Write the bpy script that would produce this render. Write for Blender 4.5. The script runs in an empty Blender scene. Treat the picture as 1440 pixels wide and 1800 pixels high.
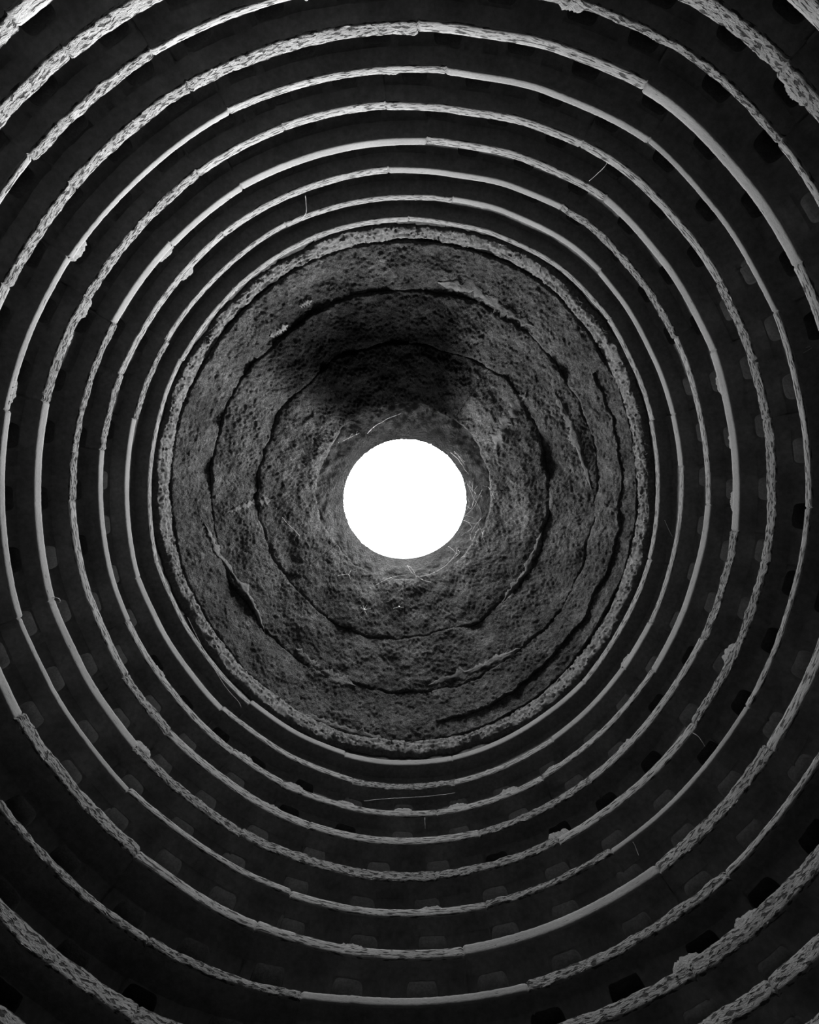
import bpy, math, random
from mathutils import noise, Vector

# ------------------------------------------------------------------ camera, sky, exposure
SC = bpy.context.scene
COL = SC.collection
F = 680.0            # focal length in pixels of the 1440x1800 frame
CX, CY = 710.0, 864.0  # pixel that the tower's axis falls on
CZ = 1.25            # height of the camera over the floor

cam_data = bpy.data.cameras.new('camera')
cam = bpy.data.objects.new('camera', cam_data)
COL.objects.link(cam)
cam.location = (0, 0, CZ)
cam.rotation_euler = (math.pi, 0, 0)      # straight up; picture right = +X, picture down = +Y
cam_data.sensor_fit = 'AUTO'
cam_data.sensor_width = 36.0
cam_data.lens = F / 1800.0 * 36.0
cam_data.shift_x = (720 - CX) / 1800.0
cam_data.shift_y = -(900 - CY) / 1800.0
cam_data.clip_start = 0.01
SC.camera = cam

world = bpy.data.worlds.new('sky')
SC.world = world
world.use_nodes = True
wn, wl = world.node_tree.nodes, world.node_tree.links
wn.clear()
w_out = wn.new('ShaderNodeOutputWorld')
w_bg = wn.new('ShaderNodeBackground')
w_bw = wn.new('ShaderNodeRGBToBW')
w_sky = wn.new('ShaderNodeTexSky')
w_sky.sky_type = 'NISHITA'
w_sky.sun_disc = False
w_sky.sun_elevation = math.radians(66)
w_sky.sun_rotation = math.radians(26)
w_sky.dust_density = 2.8
w_sky.air_density = 1.2
w_sky.ozone_density = 1.0
wl.new(w_sky.outputs['Color'], w_bw.inputs['Color'])
wl.new(w_bw.outputs['Val'], w_bg.inputs['Color'])
wl.new(w_bg.outputs['Background'], w_out.inputs['Surface'])
w_bg.inputs['Strength'].default_value = 1.0

# portal: tells the renderer that the sky's light enters through the roof opening (emits nothing itself)
portal_data = bpy.data.lights.new('sky_portal', 'AREA')
portal_data.shape = 'DISK'
portal_data.size = 1.86
portal_data.cycles.is_portal = True
portal = bpy.data.objects.new('sky_portal', portal_data)
COL.objects.link(portal)
portal.location = (0.02, 0.113, CZ + 5.62)

SC.view_settings.view_transform = 'Standard'
SC.view_settings.look = 'None'
SC.view_settings.gamma = 1.0
SC.view_settings.use_curve_mapping = False
SC.view_settings.exposure = 4.72
SC.cycles.use_denoising = True
SC.cycles.max_bounces = 8
SC.cycles.diffuse_bounces = 6

# ------------------------------------------------------------------ helpers
rng = random.Random(7)
TAU = 2 * math.pi

def at(px, py, z):
    """world point that stands z above the camera and is seen at pixel (px, py)"""
    return Vector(((px - CX) * z / F, (py - CY) * z / F, CZ + z))

def ang(px, py):
    """clockwise angle from picture-up round the axis"""
    return math.atan2(px - CX, -(py - CY)) % TAU

def pol(phi, R, z):
    return (R * math.sin(phi), -R * math.cos(phi), CZ + z)

def mesh_object(name, verts, faces, mat, parent=None, uvs=None, smooth=True):
    me = bpy.data.meshes.new(name)
    me.from_pydata(verts, [], faces)
    if uvs is not None:
        lay = me.uv_layers.new(name='UVMap')
        flat = []
        for lp in me.loops:
            flat.extend(uvs[lp.vertex_index])
        lay.data.foreach_set('uv', flat)
    if smooth:
        me.polygons.foreach_set('use_smooth', [True] * len(me.polygons))
    me.materials.append(mat)
    me.update()
    o = bpy.data.objects.new(name, me)
    COL.objects.link(o)
    if parent is not None:
        o.parent = parent
    return o

def empty(name, loc=(0, 0, 0)):
    o = bpy.data.objects.new(name, None)
    o.empty_display_size = 0.1
    o.location = loc
    COL.objects.link(o)
    return o

def tag(o, label, cat, group=None, kind=None):
    o['label'] = label
    o['category'] = cat
    if group:
        o['group'] = group
    if kind:
        o['kind'] = kind
    return o

def fbm(x, y, z, octaves=3):
    return noise.fractal(Vector((x, y, z)), 0.8, 2.1, octaves)

def smoothstep(a, b, x):
    t = max(0.0, min(1.0, (x - a) / (b - a)))
    return t * t * (3 - 2 * t)

# ------------------------------------------------------------------ materials
class NT:
    def __init__(self, name):
        self.m = bpy.data.materials.new(name)
        self.m.use_nodes = True
        self.n = self.m.node_tree.nodes
        self.l = self.m.node_tree.links
        self.n.clear()
        self.out = self.n.new('ShaderNodeOutputMaterial')
        self.b = self.n.new('ShaderNodeBsdfPrincipled')
        self.b.inputs['Roughness'].default_value = 0.95
        self.b.inputs['Specular IOR Level'].default_value = 0.0
        self.l.new(self.b.outputs['BSDF'], self.out.inputs['Surface'])
    def node(self, kind, **kw):
        nd = self.n.new(kind)
        for k, v in kw.items():
            if k in nd.inputs.keys():
                nd.inputs[k].default_value = v
            else:
                setattr(nd, k, v)
        return nd
    def link(self, a, b):
        self.l.new(a, b)
    def mapped(self, coord, scale):
        tc = self.node('ShaderNodeTexCoord')
        mp = self.node('ShaderNodeMapping')
        mp.inputs['Scale'].default_value = scale
        self.link(tc.outputs[coord], mp.inputs['Vector'])
        return mp.outputs['Vector']
    def noise(self, vec, scale, detail=4.0, rough=0.6):
        nd = self.node('ShaderNodeTexNoise', Scale=scale, Detail=detail, Roughness=rough)
        self.link(vec, nd.inputs['Vector'])
        return nd.outputs['Fac']
    def ramp(self, fac, stops):
        r = self.node('ShaderNodeValToRGB')
        els = r.color_ramp.elements
        while len(els) < len(stops):
            els.new(0.5)
        for e, (p, v) in zip(els, stops):
            e.position = p
            e.color = (v, v, v, 1)
        self.link(fac, r.inputs['Fac'])
        return r.outputs['Color']
    def mul(self, a, b):
        m = self.node('ShaderNodeMath', operation='MULTIPLY')
        self.link(a, m.inputs[0])
        if isinstance(b, float):
            m.inputs[1].default_value = b
        else:
            self.link(b, m.inputs[1])
        return m.outputs[0]
    def add(self, a, b):
        m = self.node('ShaderNodeMath', operation='ADD')
        self.link(a, m.inputs[0]); self.link(b, m.inputs[1])
        return m.outputs[0]
    def bump(self, height, strength, dist):
        bp = self.node('ShaderNodeBump')
        bp.inputs['Strength'].default_value = strength
        bp.inputs['Distance'].default_value = dist
        self.link(height, bp.inputs['Height'])
        self.link(bp.outputs['Normal'], self.b.inputs['Normal'])

ALB = 0.14

def ledge_material(name, alb, cut_amount, grain, strength, cut_scale=(14.0, 120.0)):
    """pale dressed limestone; cut_amount = how many short tool cuts run along the stone"""
    t = NT(name)
    fine = t.noise(t.mapped('UV', (60, 160, 1)), 1.0, 5.0, 0.65)
    big = t.noise(t.mapped('UV', (3, 9, 1)), 1.0, 3.0, 0.6)
    cuts = t.noise(t.mapped('UV', (cut_scale[0], cut_scale[1], 1)), 1.0, 2.0, 0.5)
    cut_mask = t.ramp(cuts, [(cut_amount - 0.045, 0.0), (cut_amount + 0.02, 1.0)])
    tone = t.ramp(big, [(0.3, alb * 0.82), (0.7, alb * 1.08)])
    cut_tone = t.ramp(cut_mask, [(0.0, 0.25), (1.0, 1.0)])  # darker tone inside the cuts
    col = t.mul(tone, cut_tone)
    sp = t.ramp(fine, [(0.25, 0.75), (0.6, 1.0)])
    t.link(t.mul(col, sp), t.b.inputs['Base Color'])
    h = t.add(t.mul(fine, grain), cut_mask)
    t.bump(h, strength, 0.012)
    return t.m

MAT_SMOOTH = ledge_material('smooth_limestone', ALB * 0.92, 0.30, 0.25, 0.5)
MAT_TOOLED = ledge_material('tooled_limestone', ALB * 1.03, 0.43, 0.35, 0.9)
MAT_ROUGH = ledge_material('rough_limestone', ALB * 0.95, 0.45, 0.9, 1.0, (24.0, 95.0))

def dome_material():
    t = NT('sooty_dome_stone')
    obj = t.mapped('Object', (1, 1, 1))
    fine = t.noise(obj, 75.0, 4.0, 0.7)
    mid = t.noise(obj, 13.0, 7.0, 0.72)
    big = t.noise(obj, 1.9, 4.0, 0.6)
    tone = t.ramp(mid, [(0.3, 0.034), (0.5, 0.068), (0.72, 0.125)])
    patch = t.ramp(big, [(0.3, 0.65), (0.7, 1.45)])
    sp = t.ramp(fine, [(0.34, 0.5), (0.62, 1.3)])
    # darker patch on the crown, on one side of the opening
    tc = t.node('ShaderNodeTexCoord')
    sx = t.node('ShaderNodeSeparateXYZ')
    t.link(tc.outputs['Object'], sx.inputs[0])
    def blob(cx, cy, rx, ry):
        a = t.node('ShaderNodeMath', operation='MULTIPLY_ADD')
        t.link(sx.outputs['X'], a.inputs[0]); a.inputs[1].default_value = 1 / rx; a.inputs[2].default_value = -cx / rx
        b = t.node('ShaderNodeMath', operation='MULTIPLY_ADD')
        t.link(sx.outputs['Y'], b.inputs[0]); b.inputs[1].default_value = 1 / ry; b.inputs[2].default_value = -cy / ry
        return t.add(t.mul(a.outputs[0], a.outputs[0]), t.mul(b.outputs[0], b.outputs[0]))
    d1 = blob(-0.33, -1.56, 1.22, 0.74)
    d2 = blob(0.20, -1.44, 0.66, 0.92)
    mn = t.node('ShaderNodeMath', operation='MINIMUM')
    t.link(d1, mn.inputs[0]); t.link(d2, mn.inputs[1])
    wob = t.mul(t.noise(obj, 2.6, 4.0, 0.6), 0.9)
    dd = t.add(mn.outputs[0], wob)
    dark_patch = t.ramp(t.mul(dd, 0.5), [(0.36, 0.05), (0.60, 0.24), (0.88, 1.0)])
    col = t.mul(t.mul(t.mul(tone, patch), sp), dark_patch)
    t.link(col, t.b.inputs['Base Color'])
    t.bump(t.add(t.mul(fine, 0.8), mid), 1.0, 0.045)
    return t.m
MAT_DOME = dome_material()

def simple_stone(name, lo, hi, scale, bump):
    t = NT(name)
    obj = t.mapped('Object', (1, 1, 1))
    a = t.noise(obj, scale, 6.0, 0.65)
    b = t.noise(obj, scale * 6, 4.0, 0.6)
    t.link(t.mul(t.ramp(a, [(0.3, lo), (0.7, hi)]), t.ramp(b, [(0.25, 0.7), (0.7, 1.15)])), t.b.inputs['Base Color'])
    t.bump(t.add(a, b), bump, 0.012)
    return t.m
MAT_RIM = simple_stone('pitted_rim_stone', 0.07, 0.20, 34.0, 1.0)
MAT_COLLAR = simple_stone('collar_plaster', 0.055, 0.11, 9.0, 0.8)
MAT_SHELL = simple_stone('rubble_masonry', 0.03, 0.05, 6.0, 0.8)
MAT_FLOOR = simple_stone('earth_floor', 0.02, 0.035, 5.0, 0.8)
MAT_LIP = simple_stone('crusted_droppings', 0.10, 0.15, 30.0, 0.9)
MAT_WALL = simple_stone('undressed_shade_limestone', 0.085, 0.125, 5.0, 0.5)  # undressed stone, toned down to deepen the shade between ledges
MAT_DARK_TOP = simple_stone('bounce_cut_top', 0.015, 0.028, 12.0, 0.8)  # unseen ledge tops, made dark to cut light bounced up between ledges
MAT_NEST = simple_stone('light_bounce_nest', 0.19, 0.28, 12.0, 0.5)  # nest dust, paled to bounce light and brighten the holes
MAT_SMEAR = simple_stone('old_mortar', 0.06, 0.11, 14.0, 0.6)
MAT_NEST_DIM = simple_stone('dim_bounce_nest', 0.045, 0.075, 12.0, 0.5)  # dimmer copy of the nest tone, bouncing less light into upper holes
MAT_MORTAR = simple_stone('smeared_mortar', 0.03, 0.05, 18.0, 0.5)

def plain(name, v, trans=0.0):
    t = NT(name)
    nz = t.noise(t.mapped('Object', (1, 1, 1)), 40.0, 2.0)
    t.link(t.ramp(nz, [(0.3, v * 0.8), (0.7, v)]), t.b.inputs['Base Color'])
    return t.m
MAT_WEB = plain('dusty_cobweb', 0.45)
MAT_STRAW = plain('dry_grass', 0.30)
MAT_TWIG = plain('dark_twig', 0.05)

# ------------------------------------------------------------------ the setting: floor, outer wall, dome shell
def lathe(name, prof, n, mat, ccx=0.0, ccy=0.0, closed=True):
    verts, faces = [], []
    m = len(prof)
    for i in range(n):
        a = TAU * i / n
        for (r, z) in prof:
            verts.append((ccx + r * math.sin(a), ccy - r * math.cos(a), CZ + z))
    for i in range(n):
        j = (i + 1) % n
        for k in range(m if closed else m - 1):
            l = (k + 1) % m
            faces.append((i * m + k, i * m + l, j * m + l, j * m + k))
    return mesh_object(name, verts, faces, mat)

def build_floor():
    verts, faces = [(0, 0, 0)], []
    n, rings = 64, 14
    for k in range(1, rings + 1):
        r = 3.3 * k / rings
        for i in range(n):
            a = TAU * i / n
            x, y = r * math.sin(a), -r * math.cos(a)
            verts.append((x, y, 0.05 * fbm(x * 1.5, y * 1.5, 3.0) - 0.02))
    for i in range(n):
        faces.append((0, 1 + i, 1 + (i + 1) % n))
    for k in range(1, rings):
        for i in range(n):
            j = (i + 1) % n
            a, b = 1 + (k - 1) * n, 1 + k * n
            faces.append((a + i, b + i, b + j, a + j))
    o = mesh_object('floor', verts, faces, MAT_FLOOR)
    return tag(o, 'beaten earth floor inside the round tower', 'floor', kind='structure')
build_floor()

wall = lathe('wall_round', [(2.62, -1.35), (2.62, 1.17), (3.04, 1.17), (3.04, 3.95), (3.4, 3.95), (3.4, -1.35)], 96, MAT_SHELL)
tag(wall, 'dark rubble masonry of the round tower wall behind the nest ledges', 'wall', kind='structure')

OCX, OCY = 0.016, 0.113
OC_Z = 5.50
OC_R = 105.5 * OC_Z / F

# ------------------------------------------------------------------ nest courses: one ring of ledge stones each
# n: outer-edge pixel radius (mean), ellipse half-difference, face height, hole phase/pitch (deg), joints (x, y, type)
RINGS = [
 dict(r=465.5, e=14.5, t=0.062, ph=None, pitch=9.4, J=[(718,388,'T'),(1072,560,'T'),(1146,739,'T'),(1150,985,'T'),(1028,1202,'S'),(797,1343,'S'),(610,1310,'S'),(442,1232,'T'),(285,985,'T'),(330,640,'T'),(410,508,'T'),(560,425,'T')]),
 dict(r=507.0, e=15.5, t=0.060, ph=180.0, pitch=9.2, J=[(795,352,'S'),(1055,475,'S'),(1186,728,'S'),(1197,820,'T'),(1145,1096,'S'),(1097,1175,'S'),(973,1303,'T'),(800,1385,'R'),(620,1374,'T'),(393,1242,'S'),(252,1012,'S'),(233,735,'R'),(290,597,'T'),(505,400,'T')]),
 dict(r=555.0, e=16.0, t=0.058, ph=180.2, pitch=9.9, J=[(683,298,'S'),(990,360,'R'),(1190,592,'T'),(1243,887,'S'),(1150,1180,'T'),(950,1360,'T'),(768,1430,'T'),(500,1370,'T'),(413,1315,'T'),(229,1090,'S'),(175,790,'R'),(205,654,'T'),(395,415,'T')]),
 dict(r=605.5, e=16.0, t=0.058, ph=174.8, pitch=9.5, J=[(750,246,'T'),(1065,347,'S'),(1256,616,'S'),(1291,933,'R'),(1235,1122,'T'),(1040,1375,'R'),(845,1475,'T'),(545,1446,'T'),(297,1285,'R'),(222,1187,'T'),(125,880,'R'),(195,565,'S'),(302,430,'S'),(425,330,'S')]),
 dict(r=669.0, e=15.5, t=0.055, ph=176.8, pitch=9.3, J=[(678,186,'T'),(1025,247,'T'),(1290,480,'R'),(1353,735,'R'),(1340,985,'R'),(1217,1270,'T'),(980,1475,'R'),(765,1540,'R'),(430,1450,'R'),(242,1310,'S'),(90,1055,'S'),(75,705,'R'),(150,520,'R'),(345,300,'T'),(500,230,'T')]),
 dict(r=730.5, e=16.0, t=0.037, ph=176.35, pitch=9.0, J=[(785,121,'S'),(1145,240,'S'),(1370,545,'T'),(1420,893,'T'),(1310,1240,'S'),(1075,1497,'R'),(855,1592,'T'),(510,1573,'T'),(225,1390,'S'),(28,1088,'S'),(5,720,'S'),(125,455,'S'),(403,198,'T')]),
 dict(r=808.0, e=16.0, t=0.050, ph=177.9, pitch=8.7, J=[(735,50,'T'),(1135,150,'S'),(1420,455,'T'),(1500,800,'T'),(1440,1100,'T'),(1345,1310,'R'),(1158,1530,'S'),(815,1673,'T'),(450,1630,'T'),(238,1505,'R'),(22,1265,'S'),(-80,900,'T'),(10,500,'R'),(125,325,'R'),(332,152,'R')]),
 dict(r=892.0, e=14.0, t=0.031, ph=181.5, pitch=8.6, J=[(760,-30,'R'),(1000,10,'R'),(1375,245,'T'),(1530,560,'T'),(1585,864,'T'),(1480,1240,'T'),(1278,1537,'R'),(928,1735,'S'),(530,1747,'R'),(260,1655,'R'),(0,1405,'R'),(-160,1100,'T'),(-170,650,'T'),(52,275,'R'),(265,88,'T')]),
 dict(r=990.0, e=12.0, t=0.052, ph=176.0, pitch=8.6, J=[(710,-130,'R'),(1050,-60,'R'),(1375,120,'R'),(1580,420,'R'),(1690,850,'R'),(1560,1400,'R'),(1215,1705,'R'),(720,1860,'R'),(250,1760,'R'),(-80,1450,'R'),(-270,1000,'R'),(-200,500,'R'),(105,75,'R')]),
 dict(r=1098.0, e=10.0, t=0.050, ph=179.0, pitch=8.6, J=[(760,-230,'R'),(1300,-80,'T'),(1640,300,'R'),(1800,860,'R'),(1680,1400,'R'),(1365,1745,'R'),(900,1960,'R'),(300,1900,'R'),(-150,1600,'R'),(-380,900,'R'),(-230,300,'R'),(10,20,'T'),(350,-180,'R')]),
 dict(r=1215.0, e=8.0, t=0.050, ph=177.0, pitch=8.6, J=[(710,-400,'R'),(1300,-200,'T'),(1700,200,'R'),(1900,860,'R'),(1700,1500,'R'),(1300,1950,'R'),(710,2100,'R'),(120,1950,'R'),(-300,1500,'R'),(-500,860,'R'),(-300,250,'R'),(120,-200,'R')]),
]
RBASE = 2.5
for i, g in enumerate(RINGS):
    g['i'] = i
    g['zl'] = F * RBASE / g['r']
    g['zt'] = g['zl'] + g['t']
for i, g in enumerate(RINGS):
    g['zb'] = RINGS[i + 1]['zt'] if i + 1 < len(RINGS) else g['zt'] - 0.2

H_OC = OC_Z
# the tower is not truly round: share of the radius by which it bulges (degrees from picture-up, share)
BULGE = [(0, 0.0), (8, 0.002), (20, 0.016), (35, 0.028), (48, 0.020), (62, 0.011), (78, 0.004), (95, 0.0), (110, -0.006), (125, -0.011), (145, -0.007), (165, -0.001), (183, 0.0),
         (200, -0.010), (215, -0.019), (228, -0.018), (242, -0.011), (256, -0.001), (272, 0.0), (290, -0.001), (304, -0.006), (318, -0.007), (335, -0.003), (360, 0.0)]
def bulge(phi, ring=0):
    d = math.degrees(phi) % 360.0
    if ring >= 7 and (186 < d < 256 or (ring >= 8 and 100 < d < 175)):
        w = smoothstep(183, 205, d) * (1 - smoothstep(240, 258, d))
        return {7: 0.016, 8: 0.052, 9: 0.078}.get(ring, 0.08) * w
    for (a, u), (b, v) in zip(BULGE, BULGE[1:]):
        if a <= d <= b:
            return u + (v - u) * smoothstep(0, 1, (d - a) / (b - a))
    return 0.0

def ring_R(g, phi, dpx=0.0):
    return (g['r'] * (1 + bulge(phi, g['i'])) + g['e'] * math.cos(2 * phi) + dpx) * g['zl'] / F

ORD = ['first', 'second', 'third', 'fourth', 'fifth', 'sixth', 'seventh', 'eighth', 'ninth', 'tenth', 'eleventh']

def hole_angles(g):
    if g['ph'] is None:
        return []
    k = int(round(360.0 / g['pitch']))
    step = 360.0 / k
    r = random.Random(int(g['r']))
    return [math.radians((g['ph'] + i * step + (r.uniform(-0.7, 0.7) if i else 0)) % 360.0) for i in range(k)]

def pale_nest(ph, holes, R):
    for h in holes:
        if abs((ph - h + math.pi) % TAU - math.pi) * R < 0.078:
            return 2 if math.cos(h - math.radians(165)) > -0.35 and math.sin(h * 41.0) > -0.55 else 4  # brighter nest tone mostly on the lower side, dimmer copy elsewhere
    return 0

def build_block(g, ri, a0, a1, typ, parent, seed):
    r = random.Random(seed)
    span = (a1 - a0) % TAU
    Rm = ring_R(g, (a0 + span / 2))
    gap = -0.0004 / Rm
    zl, zt, zb = g['zl'], g['zt'], g['zb']
    hgt = zl - zb
    p = max(0.06, hgt * RBASE / H_OC * 1.12 + 0.0035 * ri)
    rough = {'S': 0.10, 'T': 0.25, 'R': 1.0}[typ] * min(1.0, zl / 2.9)
    t_b = r.uniform(-0.004, 0.004) + (0.004 if typ == 'R' else 0)
    dz_l = r.uniform(-0.004, 0.004)
    dR = r.uniform(-0.007, 0.007)
    flat = 0.10 if typ != 'R' else 0.05
    hw = 0.083 if ri else 0
    hn = hgt * (0.88 - 0.05 * math.cos(a0 + span / 2))
    # columns
    n = max(24, int(span * Rm / 0.0085))
    us = [i / n for i in range(n + 1)]
    phis = [a0 + gap + u * (span - 2 * gap) for u in us]
    holes = g['holes']
    nests_on_top = RINGS[ri - 1]['holes'] if ri else []
    cols = []
    for ph in phis:
        cols.append(ph)
    extra = [a0 + 0.005 / Rm, a0 + 0.011 / Rm, a0 + span - 0.005 / Rm, a0 + span - 0.011 / Rm]
    for hc in holes:
        d = (hc - a0) % TAU
        for s in (-1.0, -0.985, -0.95, -0.88, 0.88, 0.95, 0.985, 1.0):
            dd = d + s * hw / Rm
            if 0.0003 < dd < span - 0.0003:
                extra.append(a0 + dd)
            dd2 = dd - TAU
            if 0.0003 < dd2 < span - 0.0003:
                extra.append(a0 + dd2)
    cols = sorted(cols + extra)
    clean = [cols[0]]
    for c in cols[1:]:
        if c - clean[-1] > 0.0004:
            clean.append(c)
    cols = clean
    R_back = Rm + p + 0.13
    verts, uvs, faces = [], [], []
    NW, NF = 4, 7
    rows = NW + 3 + NF + 1 + 1      # wall, cove, face, top edge, top back
    sd = seed * 3.17
    for ph in cols:
        u = (ph - a0) / span
        Rb = ring_R(g, ph)
        pw = p
        if ri + 1 < len(RINGS):
            pw = max(p, ring_R(RINGS[ri + 1], ph) - Rb + 0.95 * p)
        R_back = Rb + pw + 0.13
        # the stone's front is a little straighter than the ring
        x = 2 * u - 1
        sag = Rm * (1 - math.cos(span / 2)) * flat
        Rf = Rb + dR + sag * (x * x - 0.6)
        arc = ph * Rm
        # chipped corners at the joints
        ed = min(u, 1 - u) * span * Rm
        chip = max(0.0, 1 - ed / 0.011)
        Rf += 0.009 * chip
        # lower edge with the nest notches
        zbot = zb + 0.001
        for hc in holes:
            d = (ph - hc + math.pi) % TAU - math.pi
            s = abs(d) * Rm / hw
            if s < 1.0:
                zbot = max(zbot, zb + hn * (1 - s ** 7) ** (1 / 3.5) * (1 + 0.05 * math.sin(hc * 17)))
        wob_l = rough * 0.006 * fbm(arc * 9, sd, 0.0) + 0.0015 * fbm(arc * 25, sd, 4.0)
        wob_t = rough * 0.007 * fbm(arc * 8, sd, 9.0) + 0.0015 * fbm(arc * 25, sd, 7.0)
        z1 = zl + dz_l + wob_l
        z2 = zt + t_b + wob_t
        if z2 - z1 < 0.018:
            z2 = z1 + 0.018
        c_h = 0.012
        prof = []
        ztop_wall = z1 - c_h
        zs = min(zbot, ztop_wall - 0.004)
        for k in range(NW):
            f = k / (NW - 1)
            zz = zs + (ztop_wall - zs) * f
            prof.append((Rf + pw + 0.010 * fbm(arc * 4, zz * 6, sd) * (0.4 + rough), zz))
        for f in (0.35, 0.75, 1.0):
            a = f * math.pi / 2
            prof.append((Rf + pw - (pw - 0.010) * (1 - math.cos(a)) , ztop_wall + (c_h - 0.002) * math.sin(a)))
        for k in range(NF):
            f = k / (NF - 1)
            zz = z1 + (z2 - z1) * f
            e = 0.004 * (abs(2 * f - 1) ** 6)
            dsp = rough * 0.0065 * fbm(arc * 11, zz * 45, sd, 2) + rough * 0.0045 * fbm(arc * 32, zz * 85, sd + 5, 1)
            prof.append((Rf + e + dsp, zz))
        prof.append((Rf + 0.02, z2 + 0.001))
        prof.append((R_back, zt + t_b))
        vv, pv = 0.0, prof[0]
        for (R, z) in prof:
            vv += math.hypot(R - pv[0], z - pv[1])
            pv = (R, z)
            verts.append(pol(ph, R, z))
            uvs.append((arc + seed * 1.37, vv))
        v_face = uvs[len(uvs) - len(prof) + NW + 3][1]
        for q in range(len(uvs) - len(prof), len(uvs)):
            uvs[q] = (uvs[q][0], uvs[q][1] - v_face + seed * 0.71)
        # back and underside points
        verts.append(pol(ph, R_back, zs)); uvs.append((arc, z))
        verts.append(pol(ph, R_back, zb)); uvs.append((arc, z))
    m = rows + 2
    nc = len(cols)
    for i in range(nc - 1):
        A, B = i * m, (i + 1) * m
        for k in range(rows - 1):
            faces.append((A + k, A + k + 1, B + k + 1, B + k))
        faces.append((A + rows - 1, A + rows + 1, B + rows + 1, B + rows - 1))   # back
        faces.append((A + rows, A, B, B + rows))                                 # underside and notch soffit
    # ends
    faces.append(tuple(range(0, rows)) + (rows,))
    L = (nc - 1) * m
    faces.append((L + rows,) + tuple(L + k for k in range(rows - 1, -1, -1)))
    mat = {'S': MAT_SMOOTH, 'T': MAT_TOOLED, 'R': MAT_ROUGH}[typ]
    o = mesh_object('ledge_stone', verts, faces, mat, parent, uvs)
    me = o.data
    me.materials.append(MAT_DARK_TOP)
    me.materials.append(MAT_NEST)
    me.materials.append(MAT_WALL)
    me.materials.append(MAT_NEST_DIM)
    idx = [0] * len(me.polygons)
    per = rows + 1
    for i in range(nc - 1):
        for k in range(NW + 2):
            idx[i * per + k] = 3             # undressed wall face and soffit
        mid = (cols[i] + cols[i + 1]) / 2
        nest = pale_nest(mid, nests_on_top, Rm)
        idx[i * per + rows - 2] = nest or 1          # top of the ledge: darkened to cut bounce, paler before the nests to bounce light in
        idx[i * per + rows - 1] = pale_nest(mid, holes, Rm) or 3          # back of the nests
        idx[i * per + rows] = pale_nest(mid, holes, Rm) or 3
    me.polygons.foreach_set('material_index', idx)
    try:
        me.set_sharp_from_angle(angle=math.radians(68))
    except Exception:
        pass
    return o

def build_lip(g_ledge, phi, parent, seed, hgt, width):
    """crusted lump on the ledge in front of a nest hole"""
    r = random.Random(seed)
    R0 = ring_R(g_ledge, phi)
    z0 = g_ledge['zt'] - 0.016
    verts, faces = [], []
    nu, nv = 22, 9
    for i in range(nu + 1):
        u = -1 + 2 * i / nu
        env = (1 - abs(u) ** 3.2) ** 0.6
        for j in range(nv + 1):
            a = math.pi * j / nv
            h = hgt * env * math.sin(a) ** 0.55 * (1 + 0.25 * fbm(u * 3, a * 2, seed * 1.7))
            d = 0.003 + 0.06 * (1 - math.cos(a)) / 2
            d += 0.006 * fbm(u * 9, a * 5, seed * 2.3)
            verts.append(pol(phi + u * width / R0, R0 + d + 0.004, z0 + max(0.0, h)))
    for i in range(nu):
        for j in range(nv):
            A, B = i * (nv + 1), (i + 1) * (nv + 1)
            faces.append((A + j, A + j + 1, B + j + 1, B + j))
    return mesh_object('nest_lip', verts, faces, MAT_LIP, parent)

for i, g in enumerate(RINGS):
    g['holes'] = hole_angles(g)

# lips seen clearly in the photograph: ledge number -> pixel positions
LIPS = {
 2: [(725, 357, .03), (838, 375, .03), (640, 363, .02), (865, 1352, .02), (1100, 1160, .05)],
 3: [(335, 487, .07), (590, 330, .03), (475, 372, .015), (250, 570, .03), (610, 1400, .05), (708, 1418, .055), (805, 1418, .045), (895, 1390, .05), (520, 1375, .05), (435, 1325, .05), (970, 1345, .04), (290, 1175, .04), (985, 362, .02)],
 4: [(683, 258, .03), (300, 455, .05), (380, 372, .025), (205, 640, .03), (1262, 680, .05), (1277, 780, .04), (1275, 880, .05), (1065, 1268, .05), (1235, 780, .03), (480, 1405, .03)],
 5: [(145, 540, .05), (640, 1525, .03), (1275, 1145, .07), (985, 1475, .06), (165, 620, .03), (255, 1310, .05), (680, 190, .01)],
 6: [(685, 133, .03), (135, 440, .05), (757, 1595, .035), (640, 1595, .02), (28, 690, .03)],
 7: [(617, 1668, .03), (385, 150, .02), (1420, 440, .02)],
 8: [(550, 8, .04), (1000, 15, .04), (1000, 1715, .015)],
 9: [(1390, 175, .04), (1200, 1680, .045), (1310, 1610, .04), (1350, 90, .02)],
}
for i, g in enumerate(RINGS):
    root = empty('trim_%d' % (i + 1), (0, 0, 0))
    lab = '%s ring of pale ledge stones counted outward from the dome' % ORD[i]
    tag(root, lab, 'stone ledge', group='rings of nest ledges round the tower', kind='structure')
    js = sorted([(ang(x, y), t) for (x, y, t) in g['J']])
    for k, (a, t) in enumerate(js):
        b = js[(k + 1) % len(js)][0]
        build_block(g, i, a, b if b > a else b + TAU, t, root, 100 * (i + 1) + k)
    above = RINGS[i - 1] if i else None
    for k, (x, y, h) in enumerate(LIPS.get(i + 1, [])):
        ph = ang(x, y)
        if above and above['holes']:
            ph = min(above['holes'], key=lambda q: abs((q - ph + math.pi) % TAU - math.pi)) if False else ph
        build_lip(g, ph, root, 31 * (i + 1) + k, h * 1.0 + 0.013, 0.085)

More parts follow.
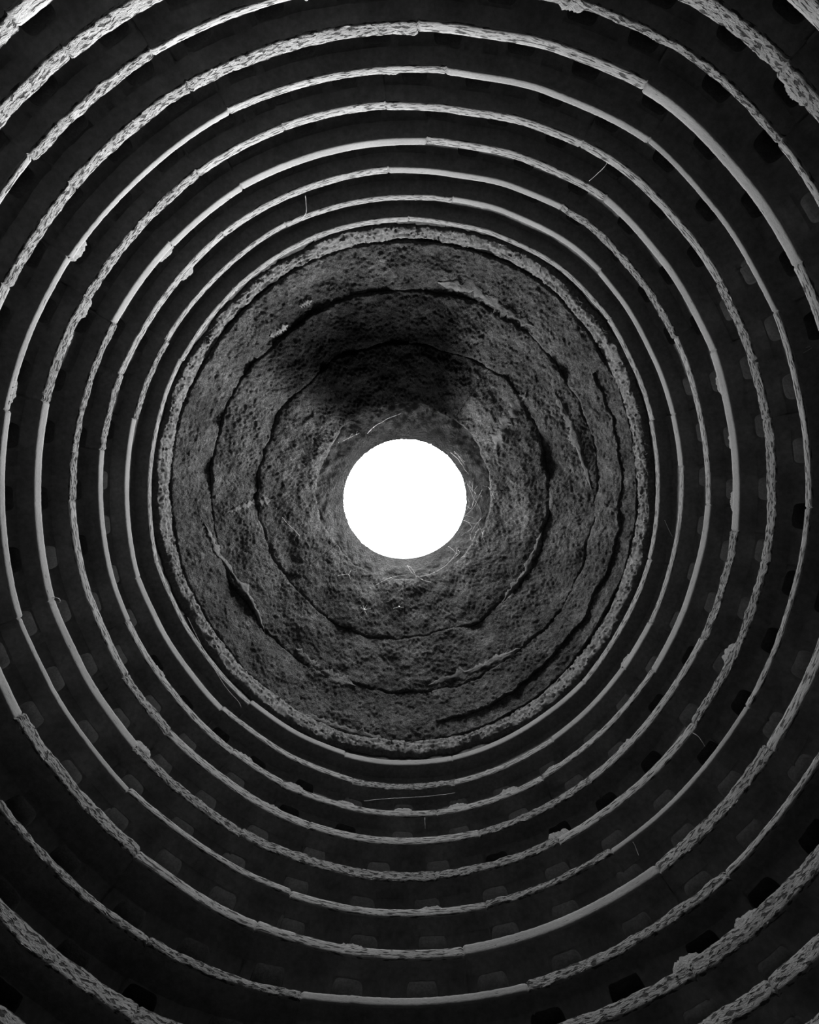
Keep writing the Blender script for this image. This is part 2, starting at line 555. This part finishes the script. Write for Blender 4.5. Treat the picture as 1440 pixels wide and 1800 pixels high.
# ------------------------------------------------------------------ plain course over the top ledge and the rough rim of the dome
def annular_stone(name, a0, a1, prof_fn, mat, parent, seed, step=0.014, back=0.16, gap=0.003, n_s=10):
    """one stone of a ring: prof_fn(phi, f) -> (R, z, dR, dz) on its visible face, f = 0 lower edge .. 1 upper edge"""
    span = a1 - a0
    R0, z0, _, _ = prof_fn(a0 + span / 2, 0.0)
    n = max(10, int(span * R0 / step))
    verts, faces = [], []
    m = n_s + 1
    for i in range(n + 1):
        ph = a0 + gap / R0 + (span - 2 * gap / R0) * i / n
        last = []
        for k in range(m):
            R, z, nR, nz = prof_fn(ph, k / n_s)
            verts.append(pol(ph, R, z))
        R, z, nR, nz = prof_fn(ph, 1.0)
        verts.append(pol(ph, R - nR * back, z - nz * back))
        R, z, nR, nz = prof_fn(ph, 0.0)
        verts.append(pol(ph, R - nR * back, z - nz * back))
    M = m + 2
    for i in range(n):
        A, B = i * M, (i + 1) * M
        for k in range(M):
            l = (k + 1) % M
            faces.append((A + k, A + l, B + l, B + k))
    faces.append(tuple(range(M - 1, -1, -1)))
    faces.append(tuple(n * M + k for k in range(M)))
    o = mesh_object(name, verts, faces, mat, parent)
    try:
        o.data.set_sharp_from_angle(angle=math.radians(60))
    except Exception:
        pass
    return o

def spread(n, start, jitter, seed):
    r = random.Random(seed)
    return [math.radians(start + 360.0 * k / n + r.uniform(-jitter, jitter)) for k in range(n)]

Z_RIM0, Z_RIM1 = 3.90, 4.03

def rim_px(phi, z):
    base = 445.0 + 15.5 * math.cos(2 * phi) + 2.5 * math.cos(phi)
    return (base + 445.0 * 0.7 * bulge(phi)) * Z_RIM0 / F

neck = empty('trim_12')
tag(neck, 'dark plain wall course between the innermost ledge and the dome rim', 'wall course', kind='structure')
aj = spread(14, 8, 4, 5)
for k in range(14):
    a0, a1 = aj[k], aj[(k + 1) % 14] + (TAU if k == 13 else 0)
    def pf(ph, f, k=k):
        R = ring_R(RINGS[0], ph) + 0.115 + 0.012 * fbm(ph * 9, f * 2, k * 2.1)
        return R, RINGS[0]['zt'] - 0.01 + f * (Z_RIM0 + 0.03 - RINGS[0]['zt']), -1.0, 0.0
    annular_stone('wall_stone', a0, a1, pf, MAT_MORTAR, neck, 900 + k, step=0.03, back=0.2, n_s=4)

rim = empty('trim_13')
tag(rim, 'rough pitted pale rim running round the foot of the dome', 'dome rim', kind='structure')
aj = spread(12, 3, 5, 11)
for k in range(12):
    a0, a1 = aj[k], aj[(k + 1) % 12] + (TAU if k == 11 else 0)
    def pf(ph, f, k=k):
        R = rim_px(ph, 0) + 0.010 * math.sin(k * 5.1)
        big = fbm(ph * 7, f * 1.2, 3.3)
        arc = ph * 2.45
        lo = Z_RIM0 + 0.050 * fbm(arc * 2.2, 1.7, 0.4) + 0.016 * fbm(arc * 18, 2.7, 0.4)
        hi = Z_RIM1 + 0.030 * fbm(arc * 3, 8.7, 0.4) + 0.008 * fbm(arc * 21, 5.7, 0.4)
        z = lo + (hi - lo) * f
        edge = abs(2 * f - 1) ** 4
        d = 0.016 * fbm(arc * 9, z * 40, 1.0, 4) + 0.009 * fbm(arc * 30, z * 100, 7.0, 2)
        return R + 0.018 * edge + d - 0.040 * f, z, -1.0, 0.0
    annular_stone('rim_stone', a0, a1, pf, MAT_RIM, rim, 950 + k, step=0.009, back=0.17, gap=-0.0005, n_s=16)

# ------------------------------------------------------------------ the dome: shell with rings of rough stones and the collar of the opening
ceiling = lathe('ceiling', [(3.38, 3.9), (3.0, 3.96), (2.80, 4.1), (2.66, 4.5), (2.40, 4.95), (1.75, 5.40), (0.95, 5.56),
                            (0.95, 5.68), (1.7, 5.66), (2.75, 5.2), (3.38, 4.3)], 96, MAT_SHELL, 0.0, 0.03)
tag(ceiling, 'sooty domed ceiling with a round opening to the white sky', 'dome', kind='structure')

# boundaries of the dome's rings: mean pixel radius, ellipse half-difference, height
BND = [(425.0, 15.0, 4.04), (347.0, 6.0, 4.41), (259.0, 3.0, 4.82), (152.0, 1.0, 5.29)]
def bnd(k, ph):
    r, e, z = BND[k]
    wav = 9.0 * fbm(math.sin(ph) * 2.2 + k * 7, math.cos(ph) * 2.2, k * 3.1) + 3.5 * fbm(ph * 9, k * 2.0, 1.1)
    if k == 0:
        wav *= 0.25
    elif k == 3:
        wav *= 0.55
    return (r * (1 + (0.7, 0.5, 0.3, 0.0)[k] * bulge(ph)) + e * math.cos(2 * ph) + wav) * z / F, z

RAD_J = [
    [90.0, 128.0, 172.0, 214.0, 268.0, 312.0, 345.0, 28.0, 58.0],
    [91.0, 133.0, 178.0, 226.0, 269.0, 318.0, 2.0, 42.0],
    [89.0, 140.0, 180.0, 232.0, 271.0, 325.0, 35.0],
]
def dome_stone(k, a0, a1, f0, f1, seed):
    rr = random.Random(seed)
    off = rr.uniform(-0.006, 0.008) + 0.008 * (f0 > 0)
    tl = rr.uniform(-0.008, 0.008)
    def pf(ph, q):
        f = f0 + (f1 - f0) * q
        R0, z0 = bnd(k, ph)
        R1, z1 = bnd(k + 1, ph)
        dR, dz = R1 - R0, z1 - z0
        L = math.hypot(dR, dz)
        nR, nz = -dz / L, dR / L       # towards the room: inward and down
        w = 0.0
        if 0 < f0 or f1 < 1:           # wavy split between two rows of stones
            w = 0.10 * fbm(ph * 6, 3.3, k * 1.9) * (4 * q * (1 - q) if False else (q if f1 < 1 else 1 - q))
        f = f + w
        R = R0 + dR * f
        z = z0 + dz * f
        x, y = R * math.sin(ph), R * math.cos(ph)
        u = (ph - a0) / (a1 - a0)
        g = 0.034 * fbm(x * 2.2, y * 2.2, z * 2.2 + k, 2)
        g += 0.011 * fbm(x * 7, y * 7, z * 7, 3)
        g += 0.009 * fbm(x * 34, y * 34, z * 34, 2)
        g += off + tl * (2 * u - 1)
        # worn lower edge stands proud here and there, upper edge sinks a little into the joint
        proud = 0.004 + 0.020 * smoothstep(-0.3, 0.5, fbm(math.sin(ph) * 2.5 + 9 * k, math.cos(ph) * 2.5, 5.0, 2))
        ragged = 1.0 + 0.8 * fbm(ph * 14, k * 3.7, 2.2)
        g += proud * (1 - q) - 0.004 * q
        g -= 0.012 * max(0.0, 1 - q / (0.03 * ragged)) + 0.008 * max(0.0, 1 - (1 - q) / (0.03 * ragged))
        g -= 0.006 * max(0.0, 1 - min(u, 1 - u) / 0.012)
        return R + nR * g, z + nz * g, nR, nz
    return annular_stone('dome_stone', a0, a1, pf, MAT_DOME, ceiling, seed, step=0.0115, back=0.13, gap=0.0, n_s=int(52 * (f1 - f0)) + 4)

for k in range(3):
    js = sorted(math.radians(a) for a in RAD_J[k])
    for q, a0 in enumerate(js):
        a1 = js[(q + 1) % len(js)]
        if a1 < a0:
            a1 += TAU
        seed = 1200 + 40 * k + q
        mid = math.degrees((a0 + a1) / 2) % 360
        if k == 0 and 50 < mid < 155:
            dome_stone(k, a0, a1, 0.0, 0.36, seed)
            dome_stone(k, a0, a1, 0.36, 1.0, seed + 20)
        else:
            dome_stone(k, a0, a1, 0.0, 1.0, seed)

# collar
cj = [math.radians(a) for a in (20, 88, 150, 205, 270, 325)]
for q, a0 in enumerate(cj):
    a1 = cj[(q + 1) % 6] + (TAU if q == 5 else 0)
    def pf(ph, f, q=q):
        R0 = (163.0 + 5 * fbm(math.sin(ph) * 2, math.cos(ph) * 2, 4.4)) * 5.36 / F
        # lower edge centred on the tower, upper edge on the opening
        x0, y0 = R0 * math.sin(ph) + 0.04, -R0 * math.cos(ph) - 0.03
        rw = OC_R + 0.006 * fbm(ph * 5, 1.3, 2.0) + 0.006 * fbm(ph * 24, 4.3, 2.0)
        x1, y1 = OCX + rw * math.sin(ph), OCY - rw * math.cos(ph)
        z = 5.345 + (OC_Z - 5.345) * f
        x, y = x0 + (x1 - x0) * f, y0 + (y1 - y0) * f
        R = math.hypot(x, y)
        g = 0.022 * fbm(x * 5, y * 5, z * 5) + 0.010 * fbm(x * 24, y * 24, z * 24)
        return R + 0.5 * g * (1 - f), z - g * (1 - f), -0.5, -0.85
    annular_stone('collar_stone', a0, a1, pf, MAT_COLLAR, ceiling, 1500 + q, step=0.012, back=0.10, gap=-0.0005, n_s=22)


# ------------------------------------------------------------------ what clings to the dome: mortar smears, cobwebs, egg sacs
from mathutils.bvhtree import BVHTree
def surface_tree(objs):
    vs, fs = [], []
    for o in objs:
        base = len(vs)
        vs += [v.co.copy() for v in o.data.vertices]
        fs += [tuple(base + i for i in p.vertices) for p in o.data.polygons if len(p.vertices) == 4]
    return BVHTree.FromPolygons(vs, fs)
TREE = surface_tree([o for o in ceiling.children])
EYE = Vector((0, 0, CZ))
def on_dome(px, py, lift=0.0):
    """point of the dome surface seen at this pixel, lifted into the room by lift metres"""
    d = Vector(((px - CX) / F, (py - CY) / F, 1.0)).normalized()
    hit, nrm, idx, dist = TREE.ray_cast(EYE, d)
    if hit is None:
        return EYE + d * (5.45 / d.z)
    return hit - d * lift

def smear(pts, width, seed):
    """a patch of old mortar smeared along a joint of the dome"""
    n, m = 46, 9
    seg = len(pts) - 1
    verts, faces = [], []
    for i in range(n + 1):
        t = i / n * seg
        k = min(int(t), seg - 1)
        f = t - k
        x = pts[k][0] * (1 - f) + pts[k + 1][0] * f
        y = pts[k][1] * (1 - f) + pts[k + 1][1] * f
        dx, dy = pts[k + 1][0] - pts[k][0], pts[k + 1][1] - pts[k][1]
        L = math.hypot(dx, dy)
        sx, sy = -dy / L, dx / L
        w = width * (0.5 + 0.9 * abs(fbm(i * 0.17, seed, 0.3)) + 0.25 * fbm(i * 0.7, seed, 5.3)) * min(1.0, 3 * (1 - abs(2 * i / n - 1)) + 0.1)
        for j in range(m):
            q = -1 + 2 * j / (m - 1)
            h = 0.016 * (1 - abs(q) ** 3) - 0.006 + 0.006 * fbm(i * 0.5, j * 0.6, seed)
            ws = w * (1 + 0.9 * fbm(i * 0.45, seed + (3 if q > 0 else 8), 1.7))
            verts.append(tuple(on_dome(x + sx * ws * q, y + sy * ws * q, h)))
    for i in range(n):
        for j in range(m - 1):
            A, B = i * m, (i + 1) * m
            faces.append((A + j, A + j + 1, B + j + 1, B + j))
    return mesh_object('mortar_smear', verts, faces, MAT_SMEAR, ceiling)
smear([(770, 496), (835, 508), (885, 545), (938, 574)], 13, 1.0)
smear([(752, 1205), (840, 1175), (915, 1140)], 9, 2.0)
smear([(882, 1060), (925, 1005), (955, 930)], 8, 3.0)
smear([(360, 920), (385, 975), (440, 1050), (466, 1112)], 7, 4.0)
smear([(520, 1140), (560, 1180), (625, 1205)], 14, 5.0)
smear([(526, 538), (536, 532), (549, 527)], 7, 6.0)
smear([(474, 592), (490, 582), (507, 570)], 7, 6.5)
smear([(870, 790), (890, 740), (925, 690)], 16, 7.0)
smear([(975, 690), (1005, 750), (1040, 860)], 9, 8.0)
smear([(530, 1255), (600, 1280), (690, 1305)], 9, 9.0)
smear([(400, 900), (440, 885), (480, 878)], 8, 10.0)

def tube_data(paths, radii, sides=5):
    """verts and faces of round tubes along point lists, tapering from radii[0] to radii[1]"""
    verts, faces = [], []
    for pts in paths:
        base = len(verts)
        n = len(pts)
        for i, p in enumerate(pts):
            d = (pts[min(i + 1, n - 1)] - pts[max(i - 1, 0)])
            d = d.normalized() if d.length > 1e-9 else Vector((0, 0, 1))
            a = d.cross(Vector((0.31, 0.52, 0.79))).normalized()
            b = d.cross(a)
            r = radii[0] + (radii[1] - radii[0]) * i / max(1, n - 1)
            for k in range(sides):
                t = TAU * k / sides
                verts.append(tuple(p + (a * math.cos(t) + b * math.sin(t)) * r))
        for i in range(n - 1):
            for k in range(sides):
                l = (k + 1) % sides
                A, B = base + i * sides, base + (i + 1) * sides
                faces.append((A + k, A + l, B + l, B + k))
        faces.append(tuple(base + k for k in range(sides - 1, -1, -1)))
        faces.append(tuple(base + (n - 1) * sides + k for k in range(sides)))
    return verts, faces

def smooth_path(pts, sub=5, wob=0.0, seed=0.0):
    """Catmull-Rom through the points"""
    out = []
    n = len(pts)
    for i in range(n - 1):
        p0, p1, p2, p3 = pts[max(i - 1, 0)], pts[i], pts[i + 1], pts[min(i + 2, n - 1)]
        for k in range(sub):
            t = k / sub
            out.append(0.5 * ((2 * p1) + (p2 - p0) * t + (2 * p0 - 5 * p1 + 4 * p2 - p3) * t * t + (3 * p1 - p0 - 3 * p2 + p3) * t ** 3))
    out.append(pts[-1].copy())
    if wob:
        for i, p in enumerate(out):
            p += Vector((fbm(i * 0.4, seed, 0), fbm(i * 0.4, seed, 5), fbm(i * 0.4, seed, 9))) * wob
    return out

def local(verts, origin):
    return [(v[0] - origin[0], v[1] - origin[1], v[2] - origin[2]) for v in verts]

def lump(name, centre, size, mat, parent, seed, origin):
    verts, faces = [], []
    nu, nv = 8, 5
    for j in range(nv + 1):
        b = math.pi * j / nv
        for i in range(nu):
            a = TAU * i / nu
            k = 1 + 0.4 * fbm(math.cos(a) * 1.5, b, seed)
            verts.append((centre.x + size[0] * k * math.sin(b) * math.cos(a), centre.y + size[1] * k * math.sin(b) * math.sin(a), centre.z + size[2] * k * math.cos(b)))
    for j in range(nv):
        for i in range(nu):
            l = (i + 1) % nu
            faces.append((j * nu + i, (j + 1) * nu + i, (j + 1) * nu + l, j * nu + l))
    return mesh_object(name, local(verts, origin), faces, mat, parent)

def cobweb(label, strands, crumbs, seed, thick=0.0020):
    o0 = on_dome(*strands[0][0])
    root = empty('cobweb', o0)
    tag(root, label, 'cobweb', group='cobwebs round the roof opening')
    for k, px in enumerate(strands):
        pts = [on_dome(x, y, 0.020 + 0.008 * math.sin(3.1 * i / max(1, len(px) - 1))) for i, (x, y) in enumerate(px)]
        v, f = tube_data([smooth_path(pts, 5, 0.004, seed + k)], (thick, thick * 0.7))
        mesh_object('strand', local(v, o0), f, MAT_WEB, root)
    for k, (x, y, r) in enumerate(crumbs):
        lump('crumb', on_dome(x, y, 0.015), (r, r * 0.8, r * 0.6), MAT_TWIG if k % 2 else MAT_WEB, root, seed + k, o0)
    return root

cobweb('forked pale cobweb hanging just below the lower edge of the roof opening',
       [[(657, 1031), (680, 1018), (698, 1013), (715, 1010)], [(716, 993), (722, 1004), (732, 1012), (747, 1012), (770, 1003), (788, 990), (801, 974), (804, 963)],
        [(731, 1013), (745, 1020), (761, 1024)], [(796, 982), (806, 975), (808, 969)], [(801, 972), (796, 966), (788, 960)], [(716, 994), (724, 999), (731, 1012)]],
       [(803, 973, 0.012), (733, 1013, 0.007), (806, 968, 0.008)], 1.0)
cobweb('single white cobweb strand slanting across the collar above left of the opening',
       [[(646, 762), (655, 752), (668, 744), (684, 735), (705, 727)], [(648, 759), (658, 750), (664, 745)]], [(657, 751, 0.008)], 2.0, 0.0026)
cobweb('short ragged cobweb left of the white strand on the collar',
       [[(603, 775), (614, 770), (622, 766), (632, 761)], [(612, 772), (620, 762)], [(626, 765), (628, 758)]], [(595, 778, 0.006)], 3.0)
tang = random.Random(5)
strands = [[(819, 905), (832, 893), (842, 872), (849, 858)], [(850, 854), (859, 857), (866, 868), (869, 877)], [(822, 850), (831, 872), (846, 902), (838, 928)],
           [(815, 915), (836, 920), (850, 907)]]
for k in range(16):
    x, y = tang.uniform(820, 852), tang.uniform(840, 945)
    strands.append([(x, y), (x + tang.uniform(-9, 9), y + tang.uniform(-14, 14)), (x + tang.uniform(-14, 18), y + tang.uniform(-26, 26))])
cobweb('dense dusty cobweb tangle on the collar right of the opening', strands,
       [(847, 872, 0.010), (832, 898, 0.012), (809, 909, 0.010), (826, 884, 0.007)], 4.0, 0.0015)
cobweb('fine cobweb threads along the upper right edge of the opening',
       [[(792, 795), (806, 808), (818, 826), (824, 834)], [(798, 793), (811, 806), (817, 812)], [(806, 802), (818, 818)]], [(800, 797, 0.006)], 5.0)
cobweb('hooked cobweb thread below left of the opening',
       [[(593, 1012), (604, 1010), (613, 1010), (616, 1018), (625, 1020)], [(613, 1010), (617, 1002)]], [(614, 1012, 0.006)], 6.0)
cobweb('straight faint thread on the dome left below the opening', [[(495, 908), (505, 920), (517, 931), (526, 941)]], [(526, 941, 0.005)], 7.0, 0.0018)

def sac(label, px, py, star, seed, r):
    c = on_dome(px, py, 0.012)
    root = empty('spider_egg_sac', c)
    tag(root, label, 'egg sac', group='white specks on the dome')
    lump('sac', c, (r, r, r * 0.8), MAT_WEB, root, seed, c)
    q = random.Random(int(seed * 10))
    for k in range(star):
        a = TAU * k / max(1, star) + q.uniform(-0.4, 0.4)
        L = q.uniform(6, 15)
        pts = [on_dome(px, py, 0.014), on_dome(px + L * 0.5 * math.cos(a), py + L * 0.5 * math.sin(a), 0.012), on_dome(px + L * math.cos(a), py + L * math.sin(a), 0.006)]
        v, f = tube_data([smooth_path(pts, 3)], (0.0028, 0.0014))
        mesh_object('thread', local(v, c), f, MAT_WEB, root)
sac('star shaped white egg sac on the dome below the opening', 640, 1072, 7, 1.3, 0.016)
sac('small plain white egg sac on the dome right of the star shaped one', 702, 1067, 2, 2.6, 0.014)

def bits_on_ledge(name, label, cat, pts, mat, r0, r1, group):
    """pts: (px, py, ledge number, extra height): the stalk runs through these points beside that ledge's face"""
    P = []
    for (x, y, n, dz) in pts:
        P.append(at(x, y, RINGS[n - 1]['zl'] + dz))
    o0 = P[0]
    root_pts = smooth_path(P, 6, 0.002, x * 0.1)
    v, f = tube_data([root_pts], (r0, r1))
    o = mesh_object(name, local(v, o0), f, mat)
    o.location = o0
    tag(o, label, cat, group=group)
    return o
G = 'dry stalks and threads caught on the ledges'
bits_on_ledge('dry_stalk', 'thin pale stalk dangling across the gap above left of the dome', 'stalk', [(537, 343, 3, 0.02), (538, 358, 3, 0.08), (538, 374, 3, 0.14), (529, 387, 2, -0.02)], MAT_STRAW, 0.0022, 0.0016, G)
bits_on_ledge('dry_stalk', 'long curved pale stalk hanging over the fifth ledge at upper right', 'stalk', [(1076, 263, 5, 0.02), (1068, 285, 5, 0.06), (1056, 300, 5, 0.12), (1036, 318, 4, -0.03)], MAT_STRAW, 0.0022, 0.0014, G)
bits_on_ledge('bent_wire', 'hooked wire sticking out over the sixth ledge at far right', 'wire', [(1396, 616, 6, 0.03), (1412, 613, 6, 0.0), (1429, 607, 6, -0.02), (1428, 611, 6, -0.02), (1415, 619, 6, -0.01), (1402, 625, 6, 0.01)], MAT_STRAW, 0.0026, 0.0016, G)
bits_on_ledge('dry_stalk', 'short hooked stalk on the third ledge at left', 'stalk', [(204, 597, 3, 0.02), (210, 603, 3, 0.01), (217, 604, 3, 0.0), (222, 598, 3, 0.02)], MAT_STRAW, 0.0024, 0.0016, G)
bits_on_ledge('hanging_thread', 'slack thread hanging below the innermost ledge at lower left', 'thread', [(330, 1085, 1, 0.0), (362, 1150, 1, -0.05), (395, 1205, 1, -0.12), (418, 1232, 1, -0.16), (424, 1244, 1, -0.18)], MAT_STRAW, 0.0020, 0.0014, G)
bits_on_ledge('dark_twig', 'dark forked twig stuck on the second ledge at right', 'twig', [(1169, 914, 2, 0.10), (1176, 930, 2, 0.06), (1184, 944, 2, 0.03), (1188, 931, 2, 0.03)], MAT_TWIG, 0.0035, 0.0020, G)
bits_on_ledge('dry_stalk', 'curved stalk below the fifth ledge at lower right', 'stalk', [(1218, 1288, 5, -0.02), (1229, 1296, 5, -0.06), (1240, 1313, 5, -0.10)], MAT_STRAW, 0.0022, 0.0014, G)
bits_on_ledge('dry_stalk', 'tiny stalk below the sixth ledge at lower right', 'stalk', [(1113, 1480, 6, -0.02), (1118, 1490, 6, -0.04), (1123, 1504, 6, -0.07)], MAT_STRAW, 0.0020, 0.0014, G)
bits_on_ledge('dry_stalk', 'small hooked stalk on the fifth ledge at far left', 'stalk', [(91, 1051, 5, 0.02), (100, 1051, 5, 0.02), (106, 1056, 5, 0.04), (103, 1060, 5, 0.05)], MAT_STRAW, 0.0024, 0.0016, G)
bits_on_ledge('dry_stalk', 'straight stalk hanging below the third ledge at the bottom of the dome', 'stalk', [(747, 1437, 3, -0.02), (747, 1446, 3, -0.05), (748, 1457, 3, -0.08)], MAT_STRAW, 0.0020, 0.0014, G)
bits_on_ledge('hanging_thread', 'long taut thread strung between nest holes on the third ledge below the dome', 'thread', [(640, 1408, 3, 0.05), (680, 1404, 3, 0.09), (720, 1402, 3, 0.10), (760, 1399, 3, 0.10), (800, 1394, 3, 0.08)], MAT_STRAW, 0.0016, 0.0012, G)
bits_on_ledge('dry_stalk', 'short pale stalk beyond the seventh ledge at upper right', 'stalk', [(1404, 272, 8, 0.04), (1412, 264, 8, 0.02), (1425, 257, 8, 0.0)], MAT_STRAW, 0.0022, 0.0014, G)

# hair-thin rootlets along the foot of the dome
def rootlets():
    q = random.Random(3)
    paths = []
    for k in range(420):
        ph = math.radians(q.choice([q.gauss(48, 18), q.gauss(320, 14), q.gauss(60, 30), q.gauss(15, 10), q.uniform(70, 110)]))
        R = rim_px(ph, 0)
        z = Z_RIM0 + q.uniform(-0.01, 0.09)
        base = Vector(pol(ph, R + 0.012, z))
        tang_v = Vector((math.cos(ph), math.sin(ph), 0)) * q.choice((-1, 1))
        inw = Vector((-math.sin(ph), math.cos(ph), 0))
        L = q.uniform(0.03, 0.10)
        p1 = base + tang_v * L * 0.5 + inw * q.uniform(0.012, 0.03) + Vector((0, 0, q.uniform(-0.02, 0.015)))
        p2 = base + tang_v * L + inw * q.uniform(0.0, 0.03) + Vector((0, 0, q.uniform(-0.06, 0.02)))
        paths.append([base, p1, p2])
    v, f = tube_data(paths, (0.0024, 0.0012), 3)
    o = mesh_object('rootlet_fringe', v, f, MAT_RIM)
    tag(o, 'fringe of hair thin pale rootlets along the rim of the dome', 'rootlets', kind='stuff')
rootlets()
